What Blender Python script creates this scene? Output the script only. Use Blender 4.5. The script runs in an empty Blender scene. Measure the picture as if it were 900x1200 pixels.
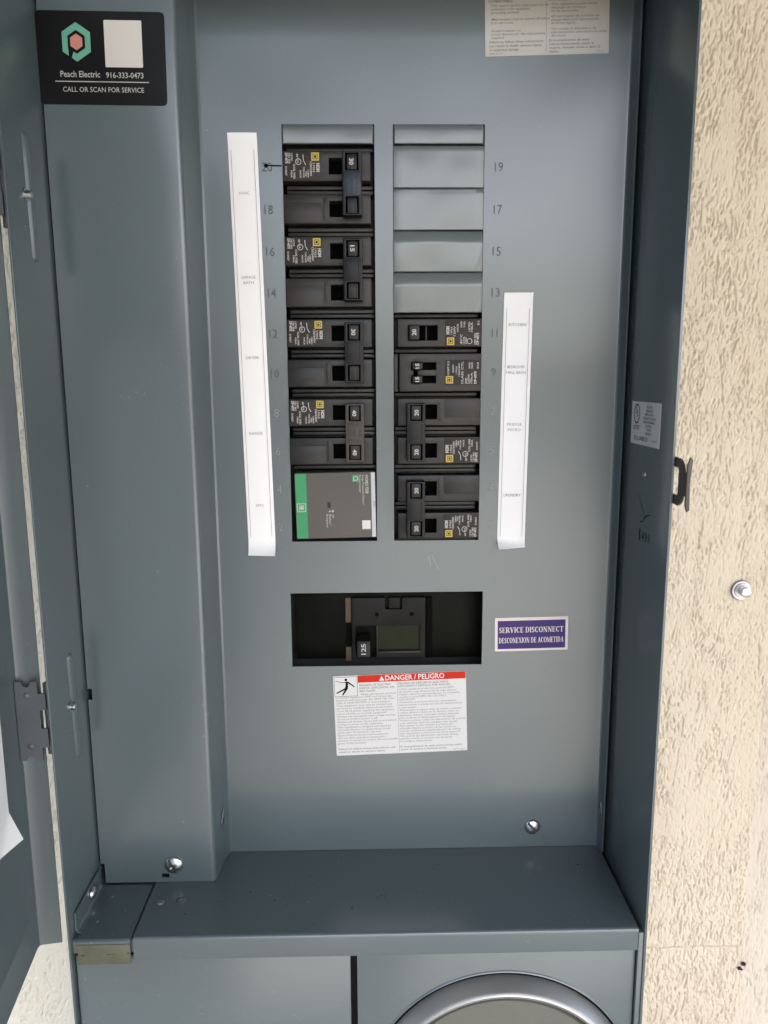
import bpy, bmesh, math, random
import numpy as np
from mathutils import Matrix, Vector

random.seed(4)
S = 0.001                                   # everything below is laid out in millimetres
R = math.radians
scn = bpy.context.scene
col = scn.collection

# ------------------------------------------------------------------ camera, sky, sun, exposure
cam_d = bpy.data.cameras.new("camera")
cam = bpy.data.objects.new("camera", cam_d); col.objects.link(cam)
cam.location = (-0.01685, -0.51304, -0.14298)
cam.rotation_euler = (1.39912728, 0.00546543, -0.02057431)
cam_d.sensor_fit = 'VERTICAL'; cam_d.sensor_height = 24.0; cam_d.lens = 24.0 * 905.0 / 1200.0
cam_d.clip_start = 0.01; cam_d.clip_end = 200.0
scn.camera = cam

SUN_EL, SUN_AZ = R(56), R(155)              # azimuth clockwise from +Y (into the wall): in front, to the right
world = bpy.data.worlds.new("World"); scn.world = world; world.use_nodes = True
wn = world.node_tree.nodes; wl = world.node_tree.links
bg = wn["Background"]; sky = wn.new("ShaderNodeTexSky")
sky.sky_type = 'NISHITA'; sky.sun_disc = False
sky.sun_elevation = SUN_EL; sky.sun_rotation = SUN_AZ
sky.air_density = 1.0; sky.dust_density = 4.8; sky.ozone_density = 1.0
wl.new(sky.outputs[0], bg.inputs[0]); bg.inputs[1].default_value = 0.15
sun_d = bpy.data.lights.new("sun", 'SUN'); sun_d.energy = 4.0; sun_d.angle = R(0.53); sun_d.color = (1.0, 0.98, 0.95)
sun = bpy.data.objects.new("sun", sun_d); col.objects.link(sun)
sd = Vector((math.sin(SUN_AZ) * math.cos(SUN_EL), math.cos(SUN_AZ) * math.cos(SUN_EL), math.sin(SUN_EL)))
sun.rotation_euler = sd.to_track_quat('Z', 'Y').to_euler(); sun.location = (1, -2, 2)
scn.view_settings.view_transform = 'Standard'; scn.view_settings.look = 'None'
scn.view_settings.gamma = 1.0; scn.view_settings.use_curve_mapping = False
scn.view_settings.exposure = 2.38
scn.render.engine = 'CYCLES'
scn.cycles.caustics_reflective = False; scn.cycles.caustics_refractive = False

# ------------------------------------------------------------------ materials
def mat(name, c, rough=0.5, metal=0.0, spec=0.5, var=0.0, vscale=40.0, peel=0.0, peel_scale=700.0,
        warp=0.0, warp_scale=9.0, rvar=0.0, coat=0.0, c2=None, stretch=None, dust=0.0, ior=1.5):
    m = bpy.data.materials.new(name); m.use_nodes = True
    n = m.node_tree.nodes; l = m.node_tree.links; p = n["Principled BSDF"]
    p.inputs["Base Color"].default_value = (*c, 1); p.inputs["Roughness"].default_value = rough
    p.inputs["Metallic"].default_value = metal; p.inputs["Specular IOR Level"].default_value = spec; p.inputs["IOR"].default_value = ior
    if coat: p.inputs["Coat Weight"].default_value = coat; p.inputs["Coat Roughness"].default_value = 0.12
    tc = n.new("ShaderNodeTexCoord"); src = tc.outputs["Object"]
    if stretch:
        mp = n.new("ShaderNodeMapping"); mp.inputs["Scale"].default_value = stretch
        l.new(src, mp.inputs[0]); src = mp.outputs[0]
    def noise(scale, detail=3.0):
        t = n.new("ShaderNodeTexNoise"); t.inputs["Scale"].default_value = scale; t.inputs["Detail"].default_value = detail
        l.new(src, t.inputs["Vector"]); return t.outputs["Fac"]
    if var or c2:
        mx = n.new("ShaderNodeMix"); mx.data_type = 'RGBA'
        a = tuple(v * (1 - var) for v in c); b = c2 if c2 else tuple(min(1, v * (1 + var)) for v in c)
        mx.inputs[6].default_value = (*a, 1); mx.inputs[7].default_value = (*b, 1)
        mr = n.new("ShaderNodeMapRange"); mr.inputs[1].default_value = 0.35; mr.inputs[2].default_value = 0.65
        l.new(noise(vscale, 6.0), mr.inputs[0]); l.new(mr.outputs[0], mx.inputs[0]); l.new(mx.outputs[2], p.inputs["Base Color"])
    if rvar:
        mr = n.new("ShaderNodeMapRange"); mr.inputs[1].default_value = 0.3; mr.inputs[2].default_value = 0.7
        mr.inputs[3].default_value = rough - rvar; mr.inputs[4].default_value = rough + rvar
        l.new(noise(26.0, 7.0), mr.inputs[0]); l.new(mr.outputs[0], p.inputs["Roughness"])
    if dust:
        nd = noise(dust, 2.0); mr = n.new("ShaderNodeMapRange"); mr.inputs[1].default_value = 0.68; mr.inputs[2].default_value = 0.75
        mr.inputs[4].default_value = 0.34; l.new(nd, mr.inputs[0])
        nb = noise(22.0, 4.0); m2 = n.new("ShaderNodeMapRange"); m2.inputs[1].default_value = 0.45; m2.inputs[2].default_value = 0.7; l.new(nb, m2.inputs[0])
        mu = n.new("ShaderNodeMath"); mu.operation = 'MULTIPLY'; l.new(mr.outputs[0], mu.inputs[0]); l.new(m2.outputs[0], mu.inputs[1])
        mx2 = n.new("ShaderNodeMix"); mx2.data_type = 'RGBA'; mx2.inputs[7].default_value = (0.36, 0.35, 0.32, 1)
        l.new(mu.outputs[0], mx2.inputs[0])
        if p.inputs["Base Color"].links: l.new(p.inputs["Base Color"].links[0].from_socket, mx2.inputs[6])
        else: mx2.inputs[6].default_value = (*c, 1)
        l.new(mx2.outputs[2], p.inputs["Base Color"])
    prev = None
    for amt, sc, dt in ((peel, peel_scale, 2.0), (warp, warp_scale, 1.0)):
        if amt:
            b = n.new("ShaderNodeBump"); b.inputs["Strength"].default_value = 1.0; b.inputs["Distance"].default_value = amt
            l.new(noise(sc, dt), b.inputs["Height"])
            if prev: l.new(prev, b.inputs["Normal"])
            prev = b.outputs[0]
    if prev: l.new(prev, p.inputs["Normal"])
    return m

GREY = (0.088, 0.119, 0.132)
M = {}
M['paint'] = mat('grey_enamel', GREY, 0.24, spec=0.8, ior=1.52, peel=0.000012, warp=0.0042, warp_scale=6.5, dust=420.0)
M['paint_fill'] = mat('grey_enamel_filler_bright', (0.135, 0.162, 0.166), 0.27, spec=0.8, ior=1.52, peel=0.00001, warp=0.0022, warp_scale=24, dust=420.0)  # paler enamel stands in for the fillers' brighter reflection
M['paint_door'] = mat('grey_enamel_door', GREY, 0.36, spec=0.8, peel=0.00001, warp=0.0012, dust=420.0)
M['stamp'] = mat('stamp_shade_grey', (0.042, 0.056, 0.062), 0.45, spec=0.5)  # dark tone paints the shading of the upper numerals
M['stamp_light'] = mat('stamp_highlight_grey', (0.20, 0.225, 0.23), 0.4)  # pale tone paints the embossed highlight of the lower numerals
M['olive'] = mat('olive_lip', (0.105, 0.115, 0.082), 0.5, var=0.12, vscale=120)  # olive yellow colour of the bracket's front lip
M['dark_in'] = mat('dark_interior', (0.018, 0.02, 0.02), 0.7)
M['case'] = mat('charcoal_moulded_plastic', (0.025, 0.0225, 0.0215), 0.40, spec=0.36, dust=700.0, var=0.16, vscale=90, peel=0.00003, peel_scale=900, rvar=0.08)
M['case_black'] = mat('black_moulded_plastic', (0.012, 0.0122, 0.013), 0.36, spec=0.36, var=0.15, vscale=90, peel=0.00002, peel_scale=900, rvar=0.08)
M['black'] = mat('black_plastic', (0.003, 0.003, 0.003), 0.8, spec=0.06)
M['tie'] = mat('black_tie_plastic', (0.006, 0.0064, 0.0075), 0.38, spec=0.28, peel=0.00003, peel_scale=800, rvar=0.08)
M['tie_brown'] = mat('brown_grey_tie_plastic', (0.06, 0.054, 0.046), 0.5, spec=0.3, var=0.12, vscale=300, peel=0.00003, peel_scale=800)
M['tie_blue'] = mat('tie_blue_sheen', (0.014, 0.023, 0.042), 0.4, spec=0.4, var=0.2, vscale=500, peel=0.00003)  # blue reflection put into the colour of one tie's middle
M['toggle'] = mat('toggle_plastic', (0.010, 0.0105, 0.012), 0.38, spec=0.3, peel=0.00002)
M['print_bg'] = mat('breaker_print_panel', (0.029, 0.025, 0.0235), 0.55, spec=0.3, var=0.1, vscale=120)
M['ink_white'] = mat('white_ink', (0.50, 0.49, 0.47), 0.6)
M['ink_grey'] = mat('grey_ink', (0.16, 0.16, 0.165), 0.7)
M['ink_pale'] = mat('pale_grey_ink', (0.38, 0.38, 0.38), 0.7)
M['ink_black'] = mat('black_ink', (0.006, 0.006, 0.006), 0.7, spec=0.1)
M['yellow'] = mat('yellow_print', (0.50, 0.37, 0.06), 0.5, var=0.08, vscale=300)
M['paper'] = mat('white_paper', (0.90, 0.91, 0.93), 0.6, var=0.01, warp=0.0003, warp_scale=30)
M['label_white'] = mat('white_vinyl_label', (0.66, 0.67, 0.68), 0.45)
M['label_aged'] = mat('grey_white_label', (0.50, 0.49, 0.46), 0.5, var=0.05, vscale=40)
M['red'] = mat('red_print', (0.56, 0.022, 0.008), 0.45, spec=0.2)
M['purple'] = mat('violet_print', (0.030, 0.020, 0.17), 0.4, spec=0.25, vscale=20, var=0.1, c2=(0.055, 0.025, 0.16))
M['pinkwhite'] = mat('pinkish_white_border', (0.74, 0.66, 0.63), 0.4)
M['sticker'] = mat('black_glossy_sticker', (0.005, 0.005, 0.005), 0.28, spec=0.22, peel=0.000012, peel_scale=60, warp=0.0006, warp_scale=25)
M['qr_patch'] = mat('sticker_white', (0.68, 0.66, 0.63), 0.3)
M['mint'] = mat('mint_print', (0.16, 0.46, 0.30), 0.35, c2=(0.10, 0.34, 0.36), vscale=30)
M['peach'] = mat('peach_print', (0.62, 0.27, 0.20), 0.35)
M['green'] = mat('green_print', (0.03, 0.29, 0.115), 0.45, var=0.04)
M['spd'] = mat('warm_grey_device_face', (0.075, 0.07, 0.062), 0.5, var=0.04, peel=0.00001)
M['spd_white'] = mat('pale_blue_grey_edge', (0.52, 0.55, 0.58), 0.45)
M['zinc'] = mat('zinc_plated_steel', (0.50, 0.53, 0.55), 0.30, metal=1.0, rvar=0.1, peel=0.00006, peel_scale=260)
M['zinc_dull'] = mat('dull_zinc_washer', (0.40, 0.39, 0.42), 0.42, metal=1.0, rvar=0.1)
M['galv'] = mat('stainless_ring', (0.42, 0.425, 0.42), 0.46, metal=0.85, peel=0.00002, peel_scale=300, rvar=0.08)
M['hinge'] = mat('galvanised_hinge', (0.12, 0.135, 0.15), 0.5, metal=0.3, var=0.08)
M['latchmetal'] = mat('latch_steel', (0.07, 0.065, 0.06), 0.4, metal=0.5)
M['cavity'] = mat('smoked_breaker_face', (0.004, 0.005, 0.0035), 0.5, spec=0.08, var=0.3, vscale=60, peel=0.00002)
M['mainbody'] = mat('main_breaker_plastic', (0.0095, 0.0093, 0.0088), 0.5, spec=0.16, var=0.1, peel=0.00002)
M['tan'] = mat('tan_fibre_strip', (0.10, 0.074, 0.05), 0.6, spec=0.2, var=0.1, vscale=120)
M['lcd'] = mat('olive_window', (0.008, 0.0125, 0.0035), 0.4, spec=0.15, var=0.12, vscale=200)
M['meter_face'] = mat('meter_cover_plastic', (0.13, 0.134, 0.118), 0.2, var=0.05)
M['siding'] = mat('cream_paint', (0.64, 0.555, 0.43), 0.68, c2=(0.69, 0.61, 0.485), vscale=16, peel=0.0003, peel_scale=800, stretch=(1, 1, 0.35))
M['siding_pale'] = mat('pale_cream_board', (0.66, 0.635, 0.54), 0.62, c2=(0.70, 0.68, 0.60), vscale=16, peel=0.00015, peel_scale=420, stretch=(1, 1, 0.35))  # paler cream for the left board
M['siding_pink'] = mat('pale_pinkish_paint', (0.63, 0.555, 0.465), 0.62, c2=(0.66, 0.59, 0.50), vscale=20, peel=0.0002, peel_scale=420, stretch=(1, 1, 0.35))
M['soil'] = mat('dark_soil', (0.07, 0.062, 0.05), 0.9, var=0.3, vscale=4.0, peel=0.004, peel_scale=40)
M['eave_wood'] = mat('brown_soffit_paint', (0.075, 0.06, 0.045), 0.7, var=0.1, vscale=10)
M['ground'] = mat('concrete', (0.33, 0.305, 0.27), 0.85, var=0.12, vscale=3.0, peel=0.002, peel_scale=60)
M['grit'] = mat('grit_and_slot_shade', (0.03, 0.03, 0.03), 0.8)
M['rust'] = mat('rotted_hole', (0.012, 0.01, 0.008), 0.9)

# ------------------------------------------------------------------ helpers
def tag(o, label=None, cat=None, group=None, kind=None):
    if label: o['label'] = label
    if cat: o['category'] = cat
    if group: o['group'] = group
    if kind: o['kind'] = kind
    return o

def thing(name, loc, label, cat, group=None, roty=0.0):
    o = bpy.data.objects.new(name, None); col.objects.link(o)
    o.empty_display_size = 0.02; o.location = Vector(loc) * S; o.rotation_euler = (0, roty, 0)
    return tag(o, label, cat, group)

def link(me, name, m, parent=None, local=False):
    o = bpy.data.objects.new(name, me); col.objects.link(o)
    for mm in (m if isinstance(m, (list, tuple)) else [m]):
        me.materials.append(M[mm] if isinstance(mm, str) else mm)
    if parent is not None:
        o.parent = parent
        if parent.type == 'EMPTY' and not local:
            o.matrix_parent_inverse = Matrix.Translation(-parent.location)
    return o

class B:
    """collects solid shapes (mm) into one mesh"""
    def __init__(s): s.bm = bmesh.new()
    def _merge(s, b, mtx=None):
        if mtx is not None: bmesh.ops.transform(b, matrix=mtx, verts=b.verts)
        me = bpy.data.meshes.new('tmp'); b.to_mesh(me); b.free(); s.bm.from_mesh(me); bpy.data.meshes.remove(me)
    def box(s, x0, x1, y0, y1, z0, z1, bev=0.0, seg=2, mtx=None):
        b = bmesh.new(); bmesh.ops.create_cube(b, size=1.0)
        for v in b.verts:
            v.co = Vector(((x0 + x1) / 2 + v.co.x * (x1 - x0), (y0 + y1) / 2 + v.co.y * (y1 - y0), (z0 + z1) / 2 + v.co.z * (z1 - z0)))
        if bev: bmesh.ops.bevel(b, geom=b.edges[:], offset=bev, segments=seg, affect='EDGES', profile=0.5)
        s._merge(b, mtx); return s
    def lathe(s, prof, n=32, mtx=None, closed_tip=True):
        """profile (r, h) turned about local +Z"""
        b = bmesh.new(); rings = []
        for r, h in prof:
            if r < 1e-6: rings.append([b.verts.new((0, 0, h))])
            else: rings.append([b.verts.new((r * math.cos(2 * math.pi * i / n), r * math.sin(2 * math.pi * i / n), h)) for i in range(n)])
        for A, C in zip(rings, rings[1:]):
            if len(A) == 1 and len(C) == 1: continue
            for i in range(n):
                j = (i + 1) % n
                if len(A) == 1: b.faces.new((A[0], C[i], C[j]))
                elif len(C) == 1: b.faces.new((A[i], A[j], C[0]))
                else: b.faces.new((A[i], A[j], C[j], C[i]))
        bmesh.ops.recalc_face_normals(b, faces=b.faces)
        s._merge(b, mtx); return s
    def prism(s, pts, h, mtx=None, bev=0.0):
        """2-D outline (u,v) extruded along local z from 0 to h"""
        b = bmesh.new(); lo = [b.verts.new((u, v, 0)) for u, v in pts]; hi = [b.verts.new((u, v, h)) for u, v in pts]
        n = len(pts); b.faces.new(lo[::-1]); b.faces.new(hi)
        for i in range(n): b.faces.new((lo[i], lo[(i + 1) % n], hi[(i + 1) % n], hi[i]))
        bmesh.ops.recalc_face_normals(b, faces=b.faces)
        if bev: bmesh.ops.bevel(b, geom=b.edges[:], offset=bev, segments=2, affect='EDGES', profile=0.5)
        s._merge(b, mtx); return s
    def sheet(s, prof, ws, fn, holes=(), thick=1.2):
        """profile of (p,q) points swept over ws; fn(p,q,w)->xyz; holes given as (p0,p1,w0,w1)"""
        b = bmesh.new(); V = [[b.verts.new(fn(p, q, w)) for w in ws] for p, q in prof]
        for i in range(len(prof) - 1):
            pm = (prof[i][0] + prof[i + 1][0]) / 2
            for j in range(len(ws) - 1):
                wm = (ws[j] + ws[j + 1]) / 2
                if any(h[0] < pm < h[1] and h[2] < wm < h[3] for h in holes): continue
                b.faces.new((V[i][j], V[i + 1][j], V[i + 1][j + 1], V[i][j + 1]))
        bmesh.ops.delete(b, geom=[v for v in b.verts if not v.link_faces], context='VERTS')
        b.normal_update()
        if thick: bmesh.ops.solidify(b, geom=b.faces[:], thickness=thick)
        bmesh.ops.recalc_face_normals(b, faces=b.faces)
        s._merge(b); return s
    def obj(s, name, m, parent=None, local=False, ang=32, smooth=True):
        bmesh.ops.scale(s.bm, vec=(S, S, S), verts=s.bm.verts)
        me = bpy.data.meshes.new(name); s.bm.to_mesh(me); s.bm.free()
        if smooth:
            me.shade_smooth(); me.set_sharp_from_angle(angle=R(ang))
        return link(me, name, m, parent, local)

TO_CAM = Matrix(((1, 0, 0, 0), (0, 0, -1, 0), (0, 1, 0, 0), (0, 0, 0, 1)))      # local z -> -Y, local y -> +Z
def face_at(x, y, z, rot=0.0):
    return Matrix.Translation((x, y, z)) @ TO_CAM @ Matrix.Rotation(rot, 4, 'Z')
TO_RIGHT = Matrix(((0, 0, -1, 0), (-1, 0, 0, 0), (0, 1, 0, 0), (0, 0, 0, 1)))    # on the right wall: local x -> -Y, y -> Z, z -> -X
TO_LEFT = Matrix(((0, 0, 1, 0), (1, 0, 0, 0), (0, 1, 0, 0), (0, 0, 0, 1)))       # on the left wall: local x -> +Y, y -> Z, z -> +X
def at(m, x, y, z): return Matrix.Translation((x, y, z)) @ m

_tc = {}
def text_geo(s, bold=0.0):
    k = (s, bold)
    if k not in _tc:
        cu = bpy.data.curves.new('t', 'FONT'); cu.body = s; cu.size = 1.0; cu.resolution_u = 2; cu.offset = bold
        o = bpy.data.objects.new('t', cu); me = bpy.data.meshes.new_from_object(o)
        v = np.array([tuple(q.co)[:2] for q in me.vertices]) if len(me.vertices) else np.zeros((0, 2))
        f = [tuple(p.vertices) for p in me.polygons]
        bpy.data.objects.remove(o); bpy.data.curves.remove(cu); bpy.data.meshes.remove(me)
        _tc[k] = (v, f)
    return _tc[k]

class F:
    """collects flat printed shapes in a local (u,v) plane"""
    def __init__(s): s.v = []; s.f = []
    def add(s, v, f):
        o = len(s.v); s.v += [tuple(map(float, q)) for q in v]; s.f += [tuple(i + o for i in q) for q in f]; return s
    def poly(s, p): return s.add(p, [tuple(range(len(p)))])
    def rect(s, x0, y0, x1, y1): return s.poly([(x0, y0), (x1, y0), (x1, y1), (x0, y1)])
    def line(s, x0, y0, x1, y1, w):
        L = math.hypot(x1 - x0, y1 - y0); nx, ny = -(y1 - y0) / L * w / 2, (x1 - x0) / L * w / 2
        return s.poly([(x0 - nx, y0 - ny), (x1 - nx, y1 - ny), (x1 + nx, y1 + ny), (x0 + nx, y0 + ny)])
    def frame(s, x0, y0, x1, y1, w):
        return s.rect(x0, y0, x1, y0 + w).rect(x0, y1 - w, x1, y1).rect(x0, y0 + w, x0 + w, y1 - w).rect(x1 - w, y0 + w, x1, y1 - w)
    def disc(s, x, y, rx, ry=None, n=20):
        ry = ry or rx; return s.poly([(x + rx * math.cos(2 * math.pi * i / n), y + ry * math.sin(2 * math.pi * i / n)) for i in range(n)])
    def ring(s, x, y, rx, ry, w, n=24):
        P = [(math.cos(2 * math.pi * i / n), math.sin(2 * math.pi * i / n)) for i in range(n)]
        v = [(x + rx * a, y + ry * b) for a, b in P] + [(x + (rx - w) * a, y + (ry - w) * b) for a, b in P]
        return s.add(v, [(i, (i + 1) % n, n + (i + 1) % n, n + i) for i in range(n)])
    def stroke(s, pts, ws):
        for (a, b, wa, wb) in zip(pts, pts[1:], ws, ws[1:]):
            L = math.hypot(b[0] - a[0], b[1] - a[1]) or 1; n = (-(b[1] - a[1]) / L, (b[0] - a[0]) / L)
            s.poly([(a[0] - n[0] * wa / 2, a[1] - n[1] * wa / 2), (b[0] - n[0] * wb / 2, b[1] - n[1] * wb / 2),
                    (b[0] + n[0] * wb / 2, b[1] + n[1] * wb / 2), (a[0] + n[0] * wa / 2, a[1] + n[1] * wa / 2)])
        return s
    def text(s, t, x, y, h, w=None, bold=0.0, align='L', rot=0.0):
        """cap height h at baseline (x,y); w squeezes the line to that width"""
        v, f = text_geo(t, bold)
        if not len(v): return s
        k = h / 0.69; lo = v[:, 0].min(); hi = v[:, 0].max()
        sx = (w / (hi - lo)) if w else k
        q = np.c_[(v[:, 0] - lo) * sx, v[:, 1] * k]; L = (hi - lo) * sx
        q[:, 0] -= {'L': 0, 'C': L / 2, 'R': L}[align]
        c_, s_ = math.cos(rot), math.sin(rot)
        q = np.c_[q[:, 0] * c_ - q[:, 1] * s_ + x, q[:, 0] * s_ + q[:, 1] * c_ + y]
        return s.add(q, f)
    def obj(s, name, m, parent, mtx, off=0.0, local=False):
        vs = [mtx @ Vector((a, b, off)) * S for a, b in s.v]
        me = bpy.data.meshes.new(name); me.from_pydata(vs, [], s.f)
        bm = bmesh.new(); bm.from_mesh(me)
        nrm = (mtx.to_3x3() @ Vector((0, 0, 1)))
        bm.normal_update()
        for fc in bm.faces:
            if fc.normal.dot(nrm) < 0: fc.normal_flip()
        bm.to_mesh(me); bm.free(); me.update()
        return link(me, name, m, parent, local)

def rounded(x0, y0, x1, y1, r, n=5):
    P = []
    for cx, cy, a in ((x1 - r, y1 - r, 0), (x0 + r, y1 - r, 90), (x0 + r, y0 + r, 180), (x1 - r, y0 + r, 270)):
        P += [(cx + r * math.cos(R(a + 90 * i / n)), cy + r * math.sin(R(a + 90 * i / n))) for i in range(n + 1)]
    return P
def arc(cx, cy, r, a0, a1, n=6):
    return [(cx + r * math.cos(R(a0 + (a1 - a0) * i / n)), cy + r * math.sin(R(a0 + (a1 - a0) * i / n))) for i in range(n + 1)]

# ------------------------------------------------------------------ the ground far below, and the siding wall
gb = B().box(-30000, 30000, -60000, 60, -1460, -1412)
tag(gb.obj('ground', 'soil'), 'unseen dark soil ground added below the wall to limit bounce light', 'ground', kind='structure')  # out of view, added dark so little light bounces up

tag(B().box(-300, 7000, -9000, -1700, -1420, -1400, 4).obj('path', 'ground'), 'unseen pale concrete path added to bounce light onto the wall', 'path', kind='structure')  # out of view, added as a pale bounce surface for the panel

def vnoise(x, z, seed):
    rng = np.random.RandomState(seed); T = rng.rand(256, 256)
    xi = np.floor(x).astype(int); zi = np.floor(z).astype(int); fx = x - xi; fz = z - zi
    fx = fx * fx * (3 - 2 * fx); fz = fz * fz * (3 - 2 * fz)
    g = lambda a, b: T[a % 256, b % 256]
    return (g(xi, zi) * (1 - fx) + g(xi + 1, zi) * fx) * (1 - fz) + (g(xi, zi + 1) * (1 - fx) + g(xi + 1, zi + 1) * fx) * fz
def sstep(a, b, t):
    t = np.clip((t - a) / (b - a), 0, 1); return t * t * (3 - 2 * t)

def siding_board(xs, zs, y, seed, m, parent):
    X, Z = np.meshgrid(xs, zs)
    wx = X + 5 * vnoise(X / 60, Z / 70, seed) + 0.9 * vnoise(X / 7, Z / 12, seed + 1) - 0.08 * Z
    patch = sstep(0.34, 0.58, vnoise(X / 22, Z / 70, seed + 2) * 0.55 + vnoise(X / 8, Z / 24, seed + 12) * 0.45)
    tear = sstep(0.57, 0.66, vnoise(wx / 0.85, Z / 2.1, seed + 3) * 0.62 + 0.38 * vnoise(wx / 1.7, Z / 4.4, seed + 4))
    tear2 = sstep(0.75, 0.82, vnoise(wx / 1.0, Z / 4.2, seed + 5))
    pits = sstep(0.76, 0.84, vnoise(X / 1.15, Z / 1.5, seed + 17)) * sstep(0.4, 0.6, vnoise(X / 15, Z / 18, seed + 18))
    crack = np.clip(1 - np.abs(vnoise(wx / 34, Z / 260, seed + 6) - 0.5) / 0.013, 0, 1) * sstep(0.36, 0.5, vnoise(X / 14, Z / 5, seed + 7))
    swell = vnoise(wx / 6, Z / 20, seed + 8) - 0.5
    fine = vnoise(X / 0.8, Z / 1.5, seed + 9) - 0.5
    H = -1.05 * tear * (0.25 + 0.75 * patch) - 1.35 * tear2 * (0.35 + 0.65 * patch) - 1.3 * crack - 0.9 * pits + 0.12 * swell + 0.2 * fine
    nz, nx = X.shape
    e = np.minimum(np.minimum(X - xs[0], xs[-1] - X), np.minimum(Z - zs[0], zs[-1] - Z))
    H -= 0.8 * (1 - sstep(0, 1.3, e)) * sstep(0.3, 0.7, vnoise(X / 9, Z / 9, seed + 15))
    V = np.stack([X, y - H, Z], -1).reshape(-1, 3)
    idx = np.arange(nz * nx).reshape(nz, nx)
    Q = np.stack([idx[:-1, :-1], idx[:-1, 1:], idx[1:, 1:], idx[1:, :-1]], -1).reshape(-1, 4)
    loop = np.concatenate([idx[0, :], idx[1:, -1], idx[-1, -2::-1], idx[-2:0:-1, 0]])      # the edges go back into the wall
    Bk = V[loop].copy(); Bk[:, 1] = y + 11; b0 = len(V); n = len(loop); k = np.arange(n); k2 = (k + 1) % n
    Q2 = np.stack([loop[k], b0 + k, b0 + k2, loop[k2]], -1)
    V = np.concatenate([V, Bk]) * S; Q = np.concatenate([Q, Q2])
    me = bpy.data.meshes.new('siding_board'); me.vertices.add(len(V)); me.vertices.foreach_set('co', V.ravel())
    me.loops.add(Q.size); me.loops.foreach_set('vertex_index', Q.ravel().astype(np.int32))
    me.polygons.add(len(Q)); me.polygons.foreach_set('loop_start', np.arange(0, Q.size, 4, dtype=np.int32))
    me.update(calc_edges=True); me.validate(); me.shade_smooth()
    return link(me, 'siding_board', m, parent)

WY = 30.0
wall = thing('siding_wall', (0, WY, -1400), 'cream painted woodgrain siding wall behind the grey panel box', 'wall')
zA = np.concatenate([np.arange(-592.2, 120, 0.85), np.arange(120, 421, 15.)])
siding_board(np.arange(146, 278.6, 0.47), zA, WY, 11, 'siding', wall)
siding_board(np.arange(146, 278.6, 0.47), np.concatenate([np.arange(-1400, -700, 20.), np.arange(-700, -592.4, 0.85)]), WY + 0.4, 47, 'siding', wall)
siding_board(np.concatenate([np.arange(278.8, 312, 0.6), np.arange(312, 700, 6.)]),
             np.concatenate([np.arange(-1400, -720, 20.), np.arange(-720, 150, 1.6), np.arange(150, 421, 15.)]), WY + 2.2, 83, 'siding_pink', wall)
siding_board(np.concatenate([np.arange(-700, -300, 6.), np.arange(-300, -198, 0.6), np.arange(-198, 141.2, 12.)]),
             np.concatenate([np.arange(-1400, -700, 20.), np.arange(-700, 120, 0.95), np.arange(120, 421, 15.)]), WY, 29, 'siding_pale', wall)
# rotted nick at the board joint
for (x, z, r) in ((280.2, -607.5, 2.0), (277.2, -611.5, 1.6), (279.0, -612.5, 1.0)):
    B().prism([(r * (0.8 + 0.4 * random.random()) * math.cos(i * math.pi / 4), r * (0.7 + 0.5 * random.random()) * math.sin(i * math.pi / 4)) for i in range(8)],
              0.6, face_at(x, WY - 0.4, z)).obj('rot_nick', 'rust', wall)

bolt = thing('hex_bolt', (255.2, WY - 1, -297.5), 'silver hex head bolt with round washer in the cream siding', 'bolt')
bx, bz = 255.2, -297.5
B().lathe([(0, -3), (7.6, -3), (7.6, 1.6), (7.1, 2.1), (0, 2.1)], 32, face_at(bx, WY, bz)).obj('washer', 'zinc_dull', bolt)
B().lathe([(5.6, 2.1), (5.4, 2.9), (0, 2.9)], 32, face_at(bx, WY, bz)).obj('flange', 'zinc_dull', bolt)
B().prism([(3.9 * math.cos(R(60 * i + 12)), 3.9 * math.sin(R(60 * i + 12))) for i in range(6)], 6.6, face_at(bx + 0.3, WY - 2.2, bz), bev=0.5).obj('hex_head', 'zinc', bolt)

eave = thing('added_eave', (0, -200, 700), 'unseen boarded eave added to shade the cream siding wall', 'eave')  # unseen overhang added to keep sun and high sky off the panel
for i in range(12):
    B().box(-3200, 3200, 60 - 165 * (i + 1) + 2, 60 - 165 * i, 700, 718, 1.5).obj('soffit_board', 'eave_wood', eave)
B().box(-3200, 3200, -1955, -1923, 690, 840, 3).obj('fascia_board', 'eave_wood', eave)

# ------------------------------------------------------------------ electrical panel: the box
panel = thing('electrical_panel', (-26, -28, -800), 'open grey metal electrical panel box mounted on cream siding', 'electrical panel')
SH = -481.7                                         # shelf height
XL, XR = -202.6, 152.2                              # inner faces of the side walls
TOP = 90.5
lw = B().box(XL - 1.2, XL, -88, 28, -800, TOP + 1.4, 0.35).obj('left_wall', 'paint', panel)
rw = B().box(XR, XR + 1.6, -88, 28, -800, TOP + 1.4, 0.35).obj('right_wall', 'paint', panel)
B().box(XL + 0.02, XR - 0.02, -92, 27.9, TOP, TOP + 1.6, 0.35).obj('top_wall', 'paint', panel)
B().box(XL + 0.05, XR - 0.05, 25, 27.5, -799, TOP - 0.1).obj('back_pan', 'dark_in', panel)

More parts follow.
